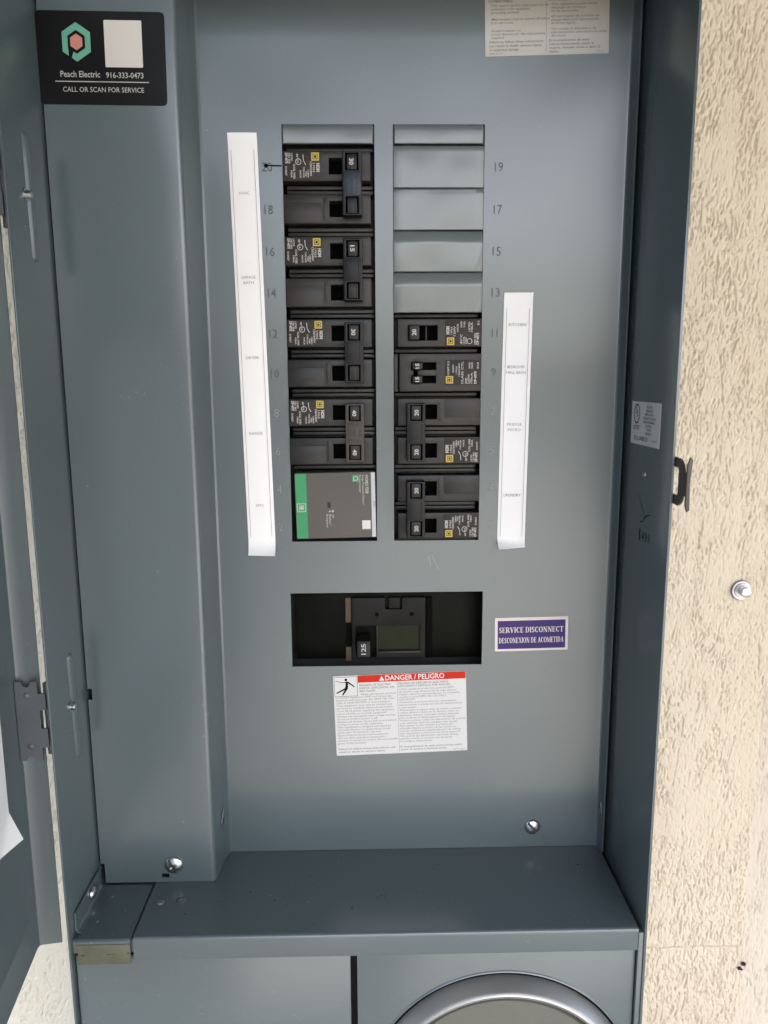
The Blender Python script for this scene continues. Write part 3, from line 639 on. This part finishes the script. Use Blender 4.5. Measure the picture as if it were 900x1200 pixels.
# latch catch standing off the right wall
def yzm(x): return Matrix(((0, 0, 1, x), (1, 0, 0, 0), (0, 1, 0, 0), (0, 0, 0, 1)))
lt = B()
out = [(-84, -187), (-94, -187.5), (-98, -190), (-100, -194), (-103.6, -194), (-103.6, -207), (-100, -207), (-98, -211), (-94, -213.5), (-84, -213)]
hole = [(-84, -192.5), (-92.5, -192.5), (-93.5, -194), (-93.5, -206.5), (-92.5, -208), (-84, -208)]
lt.prism(out[:5] + [(-103.6, -200)] + [(-93.5, -200)] + hole[:4][::-1][1:], 1.4, yzm(XR + 1.7))
lt.prism([(-93.5, -200), (-103.6, -200)] + out[5:] + hole[::-1][:3], 1.4, yzm(XR + 1.7))
lt.prism([(XR + 1.6, -212), (XR + 2.6, -215.5), (XR + 4.2, -214.5), (XR + 3.6, -200), (XR + 4.6, -187), (XR + 3.2, -185.5), (XR + 1.6, -190)], 1.6, Matrix(((1, 0, 0, 0), (0, 0, -1, -103.5), (0, 1, 0, 0), (0, 0, 0, 1))), bev=0.4)
lt.obj('latch_catch', 'latchmetal', rw)

# left wall: pressed beads, hex screws, dimples
def bead(y0, z0, y1, z1, parent):
    L = math.hypot(y1 - y0, z1 - z0); a = math.atan2(y1 - y0, z0 - z1)
    b = bmesh.new(); TT = [0, 0.006, 0.015, 0.03, 0.055, 0.2, 0.4, 0.6, 0.8, 0.945, 0.97, 0.985, 0.994, 1]; n = len(TT) - 1; rows = []
    for i in range(n + 1):
        t = TT[i]; d_ = min(t, 1 - t) * L; env = math.sqrt(max(0.0, 1 - (1 - min(1.0, d_ / 3.6)) ** 2))
        rows.append([b.verts.new((u * 3.6 * (0.25 + 0.75 * env), -L * t, 2.2 * env * math.cos(u * math.pi / 2) ** 0.8 - 0.05)) for u in np.linspace(-1, 1, 9)])
    for A, C in zip(rows, rows[1:]):
        for i in range(8): b.faces.new((A[i], C[i], C[i + 1], A[i + 1]))
    bb = B(); bb._merge(b, at(TO_LEFT, XL, y0, z0) @ Matrix.Rotation(a, 4, 'Z')); bb.obj('pressed_bead', 'paint', parent, ang=70)
bead(-60.6, -10, -58.6, -78, lw); bead(-55.5, -309, -52.5, -379, lw)
for y, z in ((-65, -43.4), (-59.4, -341.9)):
    B().lathe([(3.4, 0), (3.4, 0.7), (0, 0.7)], 20, at(TO_LEFT, XL, y, z)).prism([(2.3 * math.cos(R(60 * i)), 2.3 * math.sin(R(60 * i))) for i in range(6)], 3.6, at(TO_LEFT, XL, y, z), bev=0.3).obj('hex_screw', 'zinc', lw)
    for dz in (16, -17): B().lathe(dome(1.0, 0.5, 4), 12, at(TO_LEFT, XL, y - 2.5, z + dz)).obj('dimple', 'paint', lw)

# ------------------------------------------------------------------ open door
TH = R(7)
DM = Matrix(((math.sin(TH), math.cos(TH), 0, -224.0), (-math.cos(TH), math.sin(TH), 0, -84.0), (0, 0, 1, 0), (0, 0, 0, 1)))   # local x out along the door, y towards the box
def dfn(x, y, z): return DM @ Vector((x, y, z))
dp = [(-2.6, 13.6), (-2.4, 8), (-2.2, 2.4), (-1.6, 0.8), (0.2, 0.0), (16, 0.0), (120, 0), (240, 0), (352, 0), (353.4, 0.8), (353.8, 2.4), (353.8, 14)]
door = B().sheet(dp, [-489, -482, -466, -464.5, -463, -461.5, -440, -200, 0, 98], lambda p, q, w: dfn(p, q + (0.9 if (-465 < w < -462.5 and 20 < p < 340) else 0.0), w), thick=-1.2).obj('door', 'paint_door', panel, ang=28)
for dz in (0.0, 298.0):
    zt, zb = -315.0 + dz, -364.0 + dz; h = B()
    pts = [(-223.2, zt), (-219.5, zt), (-218.6, zt - 2.5), (-216.6, zt - 3.6), (-214.6, zt - 2.5), (-213.7, zt), (-210.4, zt), (-210.4, zt - 7.5), (-206.0, zt - 7.5), (-206.0, zt - 17.5),
           (-209.6, zt - 17.5), (-209.6, zt - 29), (-206.0, zt - 29), (-206.0, zt - 41), (-210.0, zt - 41), (-210.0, zb), (-213.7, zb), (-214.8, zb + 2.3), (-216.6, zb + 3.0), (-218.4, zb + 2.3), (-219.5, zb), (-223.2, zb)]
    hl = h.prism(pts, 1.3, face_at(0, -84.2, 0)).obj('hinge', 'hinge', door)
    for z in (zt - 8.5, zb + 9): B().lathe(dome(1.7, 0.7, 4), 14, face_at(-216.8, -85.5, z)).obj('hinge_rivet', 'hinge', door)
    B().lathe([(0, 0), (2.2, 0), (2.2, 44), (0, 44)], 14, Matrix.Translation((-206.6, -80.5, zb + 2.5))).obj('hinge_knuckle', 'hinge', door)

# paper sheet on the inside of the door
pp = thing('paper_sheet', (-219, -115, -398), 'white printed paper sheet with a curled corner on the open door', 'paper')
def pfn(p, q, w):
    x = 30.0 + p * 216; z = -397.0 + w * 280
    c = max(0.0, 1 - (p * 216 + w * 280) / 17.0)
    return dfn(x - 1.5 * c, 1.2 + 6.0 * c + 0.5 * math.sin(3 * p + 2 * w), z - 1.0 * c)
gp = [i / 100 for i in range(0, 9, 1)] + [0.11, 0.15, 0.2] + [0.25 + 0.75 * i / 10 for i in range(0, 11)]
B().sheet([(p, 0) for p in gp], gp, pfn, thick=0.12).obj('sheet', 'paper', pp, ang=60)

# ------------------------------------------------------------------ breakers
def with_hole(b, x0, x1, z0, z1, hs, yf, yb):
    """box with rectangular through holes hs=[(hx0,hx1,hz0,hz1)], made as cells between cut lines"""
    xs = sorted({x0, x1, *[h[0] for h in hs], *[h[1] for h in hs]}); zs = sorted({z0, z1, *[h[2] for h in hs], *[h[3] for h in hs]})
    q = bmesh.new(); V = {}
    def vv(x, z, y): return V.setdefault((x, z, y), q.verts.new((x, y, z))) if (x, z, y) not in V else V[(x, z, y)]
    solid = lambda i, j: 0 <= i < len(xs) - 1 and 0 <= j < len(zs) - 1 and not any(h[0] <= xs[i] and xs[i + 1] <= h[1] and h[2] <= zs[j] and zs[j + 1] <= h[3] for h in hs)
    for i in range(len(xs) - 1):
        for j in range(len(zs) - 1):
            if not solid(i, j): continue
            a, c, d, e = (xs[i], zs[j]), (xs[i + 1], zs[j]), (xs[i + 1], zs[j + 1]), (xs[i], zs[j + 1])
            q.faces.new([vv(*p, yf) for p in (a, c, d, e)]); q.faces.new([vv(*p, yb) for p in (e, d, c, a)])
            for (p, r, ni, nj) in ((a, c, i, j - 1), (c, d, i + 1, j), (d, e, i, j + 1), (e, a, i - 1, j)):
                if not solid(ni, nj): q.faces.new((vv(*p, yf), vv(*p, yb), vv(*r, yb), vv(*r, yf)))
    bmesh.ops.recalc_face_normals(q, faces=q.faces)
    ed = [e for e in q.edges if len(e.link_faces) == 2 and e.calc_face_angle(0) > 0.5 and not (abs(e.verts[0].co.y - yb) < 1e-4 and abs(e.verts[1].co.y - yb) < 1e-4)]
    bmesh.ops.bevel(q, geom=ed, offset=0.45, segments=2, affect='EDGES', profile=0.5)
    b._merge(q); return b

SX0, SX1, SZ = 9.5, 28.4, 4.7                        # toggle slot
def pole(z, root, m, dx=0.0):
    c = B(); c.box(0.3, 56.0, 12, 22, z - 12.45, z + 12.45, 0.5)
    c.box(0.8, 55.4, 5.0, 13, z - 12.4, z - 10.1, 0.35).box(0.8, 55.4, 5.0, 13, z + 10.1, z + 12.4, 0.35)
    with_hole(c, 2.6, 57.2, z - 8.8, z + 8.8, [(SX0, SX1, z - SZ, z + SZ)], -2.2, 12.5)
    case = c.obj('pole_case', m, root, local=True, ang=35)
    B().box(SX0 + 0.02, SX1 - 0.02, 8.0, 11.0, z - SZ + 0.02, z + SZ - 0.02).obj('slot_floor', 'black', case)
    return case
def toggle(z, root, y=-12.2, x0=10.9, x1=17.2, h=4.55):
    b = B(); b.box(x0, x1, y, 4, z - h, z + h, 0.5); b.box(x0 + 0.5, x0 + 1.2, y - 0.22, y + 1, z - h + 0.3, z + h - 0.3, 0.1).box(x1 - 1.2, x1 - 0.5, y - 0.22, y + 1, z - h + 0.3, z + h - 0.3, 0.1)
    return b.obj('toggle', 'toggle', root, local=True)
def rating(n, z, parent, y=-12.2, x=15.6, hh=2.6, wz=3.9):
    F().text(str(n), x, z - wz / 2, hh, wz, 0.03, 'L', R(90)).obj('rating_number', 'ink_white', parent, face_at(0, y, 0), 0.06)
def printing(z, case, kind):
    bgp = B().box(33.4, 56.6, -2.42, -1.9, z - 8.1, z + 8.1, 0.15).obj('print_panel', 'print_bg', case)
    m4 = face_at(0, -2.42, z)
    yx, yz = (36.9, -5.4) if kind != 'tandem' else (36.4, -4.6)
    F().poly(rounded(yx - 2.45, yz - 2.45, yx + 2.45, yz + 2.45, 0.4)).obj('yellow_logo', 'yellow', case, m4, 0.05)
    F().frame(yx - 1.5, yz - 1.5, yx + 1.5, yz + 1.5, 0.28).rect(yx - 0.62, yz - 0.62, yx + 0.62, yz + 0.62).obj('logo_mark', 'ink_black', case, m4, 0.1)
    f = F(); T = lambda t, x, s, h, L, b=0.02: f.text(t, x, s, h, L, b, 'L', R(90))
    if kind == 'two':
        T('HOM', 36.2, -1.6, 2.0, 5.2, 0.06); T('2 POLE', 38.4, -1.8, 1.2, 5.6); T('120/240V', 40.2, -2.4, 1.25, 8.6); T('COMMON', 41.8, 2.2, 1.0, 4.6); T('TRIP', 43.2, 3.0, 1.0, 3.4)
        T('TYPE HOM', 44.6, 0.6, 1.0, 6.2); T('HACR', 46.6, 2.6, 1.0, 4.6); T('40°C', 48.6, -7.2, 1.2, 4.2); T('CU/AL WIRE', 50.6, -1.0, 1.25, 8.6); T('10kA', 52.2, 2.6, 1.1, 4.4)
        T('LISTED', 51.9, -7.4, 1.0, 4.6); T('CIRC BKR', 53.5, -7.6, 1.15, 6.4); T('DP-4075', 55.4, -7.6, 1.5, 6.2, 0.04); T('E10027', 55.6, 0.4, 1.1, 5.4)
        f.ring(47.4, -2.4, 1.9, 1.9, 0.4); f.text('UL', 48.2, -3.4, 1.1, 2.0, 0.02, 'L', R(90))
        f.stroke([(44.4, -6.6), (44.2, -3.2), (42.8, -0.6)], [0.5, 0.35, 0.5])
    elif kind == 'single':
        T('HOM', 36.0, -1.0, 1.9, 5.0, 0.06); T('1 POLE', 38.0, -1.4, 1.15, 5.0); T('120V', 40.0, -2.2, 1.25, 6.4); T('HACR', 42.0, 0.6, 1.15, 5.0); T('SWD', 44.4, 3.2, 1.2, 4.0); T('TYPE', 46.4, 3.2, 1.1, 4.0)
        T('40°C', 44.4, -7.4, 1.2, 6.4); T('CU/AL', 46.0, -7.4, 1.1, 5.0); T('WIRE', 47.4, -7.4, 1.0, 4.4); T('LISTED', 49.6, 0.8, 1.2, 6.0); T('10kA', 51.2, 0.4, 1.2, 6.2); T('CIRC BKR', 53.4, -7.6, 1.2, 7.4); T('DP-4075', 55.2, -7.6, 1.5, 7.6, 0.04); T('E1', 55.4, 4.8, 1.1, 2.6)
        f.ring(49.2, -5.4, 1.8, 1.8, 0.4)
    else:
        T('HOMT1515', 36.2, -1.6, 1.2, 9.0); T('SQUARE D', 39.2, 0.0, 1.0, 5.2); T('1 POLE', 41.4, -1.0, 1.0, 5.0); T('120/240V', 43.2, -2.4, 1.0, 8.6); T('CLASS CTL', 45.4, -7.4, 1.3, 14.6); T('TYPE', 47.6, -7.4, 1.0, 4.0); T('SWD', 50.0, 2.6, 1.1, 4.0)
        T('HACR', 51.6, 2.6, 1.1, 4.0); T('LISTED', 49.4, -7.2, 1.0, 6.2); T('10kA', 51.4, -7.0, 1.1, 7.0); T('DP-4075', 54.0, -7.2, 1.5, 8.0, 0.04); T('E10', 55.4, 2.6, 1.1, 4.0); f.ring(48.6, -5.6, 1.6, 1.6, 0.35)
    f.obj('printing', 'ink_white', case, m4, 0.08)
def moulding(z, case, m):
    B().box(33.6, 56.6, -2.45, -1.9, z - 3.6, z + 8.2, 0.2).box(29.6, 32.6, -2.35, -1.9, z - 6.5, z + 6.5, 0.12).obj('moulded_panel', m, case)
def tie(root, m, mid=None):
    zc = 12.6; hs = [(10.2, 18.0, s * zc - 4.9, s * zc + 4.9) for s in (-1, 1)]
    b = B(); with_hole(b, 8.0, 20.0, -18.7, 18.7, hs, -13.2, -4.4)
    t = b.obj('handle_tie', m, root, local=True, ang=35)
    return t

def two_pole(left, row, amps, both, case_m, tie_m, label, relief=None):
    zc = -25.4 * (row + 1)
    root = thing('circuit_breaker', (CX1 if left else DX0, 0, zc), label, 'circuit breaker', 'two-pole breakers plugged into the panel', math.pi if left else 0.0)
    lo = pole(-12.7, root, case_m); up = pole(12.7, root, case_m)
    printing(-12.7, lo, 'two'); moulding(12.7, up, case_m)
    t1 = toggle(-12.7, root); t2 = toggle(12.7, root)
    rating(amps, -12.7, t1)
    if both: rating(amps, 12.7, t2)
    t = tie(root, tie_m)
    if relief == 'dots':
        B().box(8.7, 19.3, -13.5, -12.9, -7.0, 7.0, 0.2).obj('tie_panel', 'tie_blue', t)
        b = B()
        for i in range(5):
            for j in range(3):
                b.box(11 + 3 * j - 0.35, 11 + 3 * j + 0.35, -13.75, -13.4, -5.4 + 2.7 * i - 0.5, -5.4 + 2.7 * i + 0.5, 0.12, 1)
        b.box(13.8, 14.2, -13.7, -13.4, -5.6, 5.6, 0.1, 1); b.obj('tie_relief', 'tie_blue', t)
    else:
        b = B(); b.box(9.0, 19.0, -13.38, -13.0, -7.0, 7.0, 0.15)
        if relief == 'text':
            b.box(13.7, 14.3, -13.8, -13.2, -2.6, 2.6, 0.15, 1)
            for zz in (-5.2, 5.2):
                for xx in (11.4, 14.2, 16.8): b.box(xx - 1.0, xx + 1.0, -13.7, -13.2, zz - 0.9, zz + 0.9, 0.2, 1)
            for xx in (10.6, 17.4): b.box(xx - 0.5, xx + 0.5, -13.7, -13.2, -2.5, 2.5, 0.2, 1)
        else:
            b.box(10.2, 10.7, -13.6, -13.2, -5.6, 5.6, 0.1, 1).box(17.3, 17.8, -13.6, -13.2, -5.6, 5.6, 0.1, 1)
        b.obj('tie_relief', tie_m, t)
    return root
two_pole(True, 0, 30, False, 'case', 'tie', 'black two-pole 30 amp breaker with a blue sheen coloured onto its handle tie beside HVAC', 'dots')
two_pole(True, 2, 15, False, 'case', 'tie', 'black two-pole 15 amp breaker beside the GARAGE BATH entry')
two_pole(True, 4, 30, False, 'case_black', 'tie', 'black two-pole 30 amp breaker beside the DRYER entry')
two_pole(True, 6, 40, True, 'case_black', 'tie_brown', 'black two-pole 40 amp breaker with a brown-grey handle tie', 'text')
two_pole(False, 6, 20, True, 'case', 'tie', 'charcoal two-pole 20 amp breaker beside the FRIDGE MICRO entry')
two_pole(False, 8, 20, True, 'case_black', 'tie', 'charcoal two-pole 20 amp breaker beside the LAUNDRY entry')

r1 = thing('circuit_breaker', (DX0, 0, -25.4 * 4.5), 'charcoal single-pole 20 amp breaker under the blank filler plates', 'circuit breaker')
c1 = pole(0, r1, 'case'); printing(0, c1, 'single')
t1 = B().box(9.8, 16.4, -8.4, 4, -4.55, 4.55, 0.6).box(20.6, 21.6, -1.2, 4, -4.6, 4.6, 0.2).obj('toggle', 'toggle', r1, local=True); rating(20, 0, t1, -8.4, 14.2)

r2 = thing('circuit_breaker', (DX0, 0, -25.4 * 5.5), 'charcoal tandem breaker with two small 15 amp toggles', 'circuit breaker')
c = B().box(0.3, 3.0, 1.0, 22, -12.2, 12.2, 0.4); with_hole(c, 3.7, 57.2, -12.0, 12.2, [(11.6, 27.6, -6.6, -1.9), (11.6, 27.6, 1.9, 6.6), (13.0, 15.4, -1.9, 1.9)], -2.2, 20)
c2 = c.obj('pole_case', 'case', r2, local=True, ang=35)
B().box(10, 29, 4.4, 5.6, -8, 8).obj('slot_floor', 'black', c2)
B().box(15.6, 27.4, -2.5, -1.8, -1.8, 1.8, 0.15).obj('moulded_panel', 'case', c2)
printing(0, c2, 'tandem')
for s in (-1, 1):
    t1 = B().box(11.9, 18.4, -7.6, 4, s * 4.25 - 2.15, s * 4.25 + 2.15, 0.45).obj('toggle', 'toggle', r2, local=True); rating(15, s * 4.25, t1, -7.6, 16.2, 2.3, 3.3)

# surge protection device
sp = thing('surge_protector', (CX1, 0, -25.4 * 9), 'grey surge protection device with green stripe below the 40 amp breaker', 'surge protector')
ox, oz = -CX1, 25.4 * 9
def SL(b, n, m, p): return b.obj(n, m, p, local=True)
m4 = face_at(0, 0, 0, R(0.9))
bd = SL(B().prism(rounded(-54.6, -20.4, -0.7, 24.2, 0.6), 22, face_at(0, 21, 0, R(0.9)), bev=0.3), 'device_body', 'spd', sp)
def dp_(f, n, m, off=0.06): return f.obj(n, m, bd, face_at(0, -1.0, 0, R(0.9)), off)
dp_(F().rect(-54.2, -20.0, -46.8, 23.8), 'green_stripe', 'green'); dp_(F().rect(-3.6, -20.0, -1.0, 23.8), 'pale_edge', 'spd_white')
dp_(F().frame(-53.6, -1.9, -47.6, 3.9, 0.45).rect(-51.6, 0.0, -49.4, 2.0).frame(-52.2, -0.5, -48.9, 2.6, 0.35), 'square_emblem', 'ink_white', 0.1)
dp_(F().rect(-16.2, 17.6, -11.6, 22.2), 'green_badge', 'green', 0.06)
dp_(F().ring(-13.8, 20.0, 1.7, 1.7, 0.5).line(-15.6, 18.2, -14.6, 19.2, 0.5), 'badge_mark', 'ink_white', 0.1)
dp_(F().poly(rounded(-10.2, -14.6, -4.6, -8.6, 0.2)), 'white_patch', 'qr_patch', 0.06)
f = F(); T = lambda t, x, z, h, L, b=0.0: f.text(t, x, z, h, L, b, 'L', R(-90))
T('HOM2175SB', -7.4, 22.0, 1.9, 12.4, 0.02); T('Surge Protective Device /', -9.6, 22.2, 1.4, 20.5); T('Parasurtenseur', -11.6, 22.2, 1.4, 12.0)
T('OK', -30.4, -4.0, 1.4, 2.6); T('Replace /', -32.2, -4.0, 1.4, 7.6); T('Remplacer', -34.2, -4.0, 1.4, 9.2)
f.disc(-29.8, -1.8, 0.8).disc(-31.8, -2.0, 0.55); dp_(f, 'lettering', 'ink_white', 0.1)
f = F(); T('SPD', -2.6, 4.6, 1.5, 4.2); dp_(f, 'edge_lettering', 'ink_grey', 0.12)
dp_(F().rect(-33.2, 0.4, -31.0, 4.4), 'status_window', 'print_bg', 0.08)

# main breaker in the lower window
mb = thing('main_breaker', (-5, 20, -341), 'black main breaker marked 125 recessed in the wide lower opening', 'main breaker')
Y0 = 14.0
B().box(-69.6, 62.5, Y0, Y0 + 3, -340.6, -292, 0.4).obj('face_plate', 'cavity', mb)
MBD = B(); with_hole(MBD, -29.8, 22.2, -339.4, -294.6, [(-27.0, -12.6, -338.2, -315.0), (-11.2, 18.2, -333.4, -315.0), (-6.2, 5.6, -303.0, -294.6)], Y0 - 4.5, Y0 + 1)
mbd = MBD.obj('breaker_body', 'mainbody', mb, ang=35)
B().box(-3.6, 4.2, Y0 - 3.8, Y0 + 0.5, -302.6, -294.8, 0.4).obj('top_boss', 'mainbody', mbd)
B().box(-11.4, 18.4, Y0 - 2.6, Y0 - 1.4, -333.6, -314.8).obj('olive_window', 'lcd', mbd)
B().box(-11.0, 18.2, Y0 - 5.2, Y0 - 4.2, -335.0, -333.8, 0.3).box(-12.4, -11.6, Y0 - 5.0, Y0 - 4.2, -333.8, -315, 0.25).obj('window_rim', 'case', mbd)
for x in (-12.0, 12.5): B().lathe([(0, 0), (1.5, 0), (1.5, 0.25), (0, 0.25)], 18, face_at(x, Y0 - 4.48, -306.6)).obj('peg_hole', 'black', mbd)
for z0, z1 in ((-313.0, -295.0), (-341.4, -331.0)): B().box(-34.2, -30.1, Y0 - 2.5, Y0 + 1, z0, z1, 0.3).obj('tan_strip', 'tan', mb)
B().box(-33.6, -30.2, Y0 - 1.8, Y0 + 1, -330.6, -313.4, 0.2).obj('dark_strip', 'black', mb)
B().box(22.8, 27.2, Y0 - 3.0, Y0 + 1, -339.6, -295.2, 0.3).obj('dark_strip', 'black', mb)
hd = B().prism([(0, -7), (0, 7), (20, 5.2), (20, -5.2)], 9.2, Matrix(((0, 0, 1, -26.0), (-1, 0.28, 0, Y0 - 1), (0.1, 1, 0, -328.0), (0, 0, 0, 1))), bev=0.6)
hd = hd.obj('main_handle', 'tie', mb)
hm = Matrix.Translation((-21.4, Y0 - 21.0, -326.0)) @ Matrix.Rotation(R(-14), 4, 'X') @ TO_CAM
F().text('125', 1.4, -3.9, 3.0, 7.4, 0.03, 'L', R(90)).obj('rating_number', 'ink_pale', hd, hm, 0.4)
F().text('Q2', 21.4, -327, 1.4, 2.6, 0, 'C', R(90)).text('ON', 21.4, -319, 1.4, 2.6, 0, 'C', R(90)).obj('side_lettering', 'ink_black', mbd, face_at(0, Y0 - 4.5, 0), 0.05)
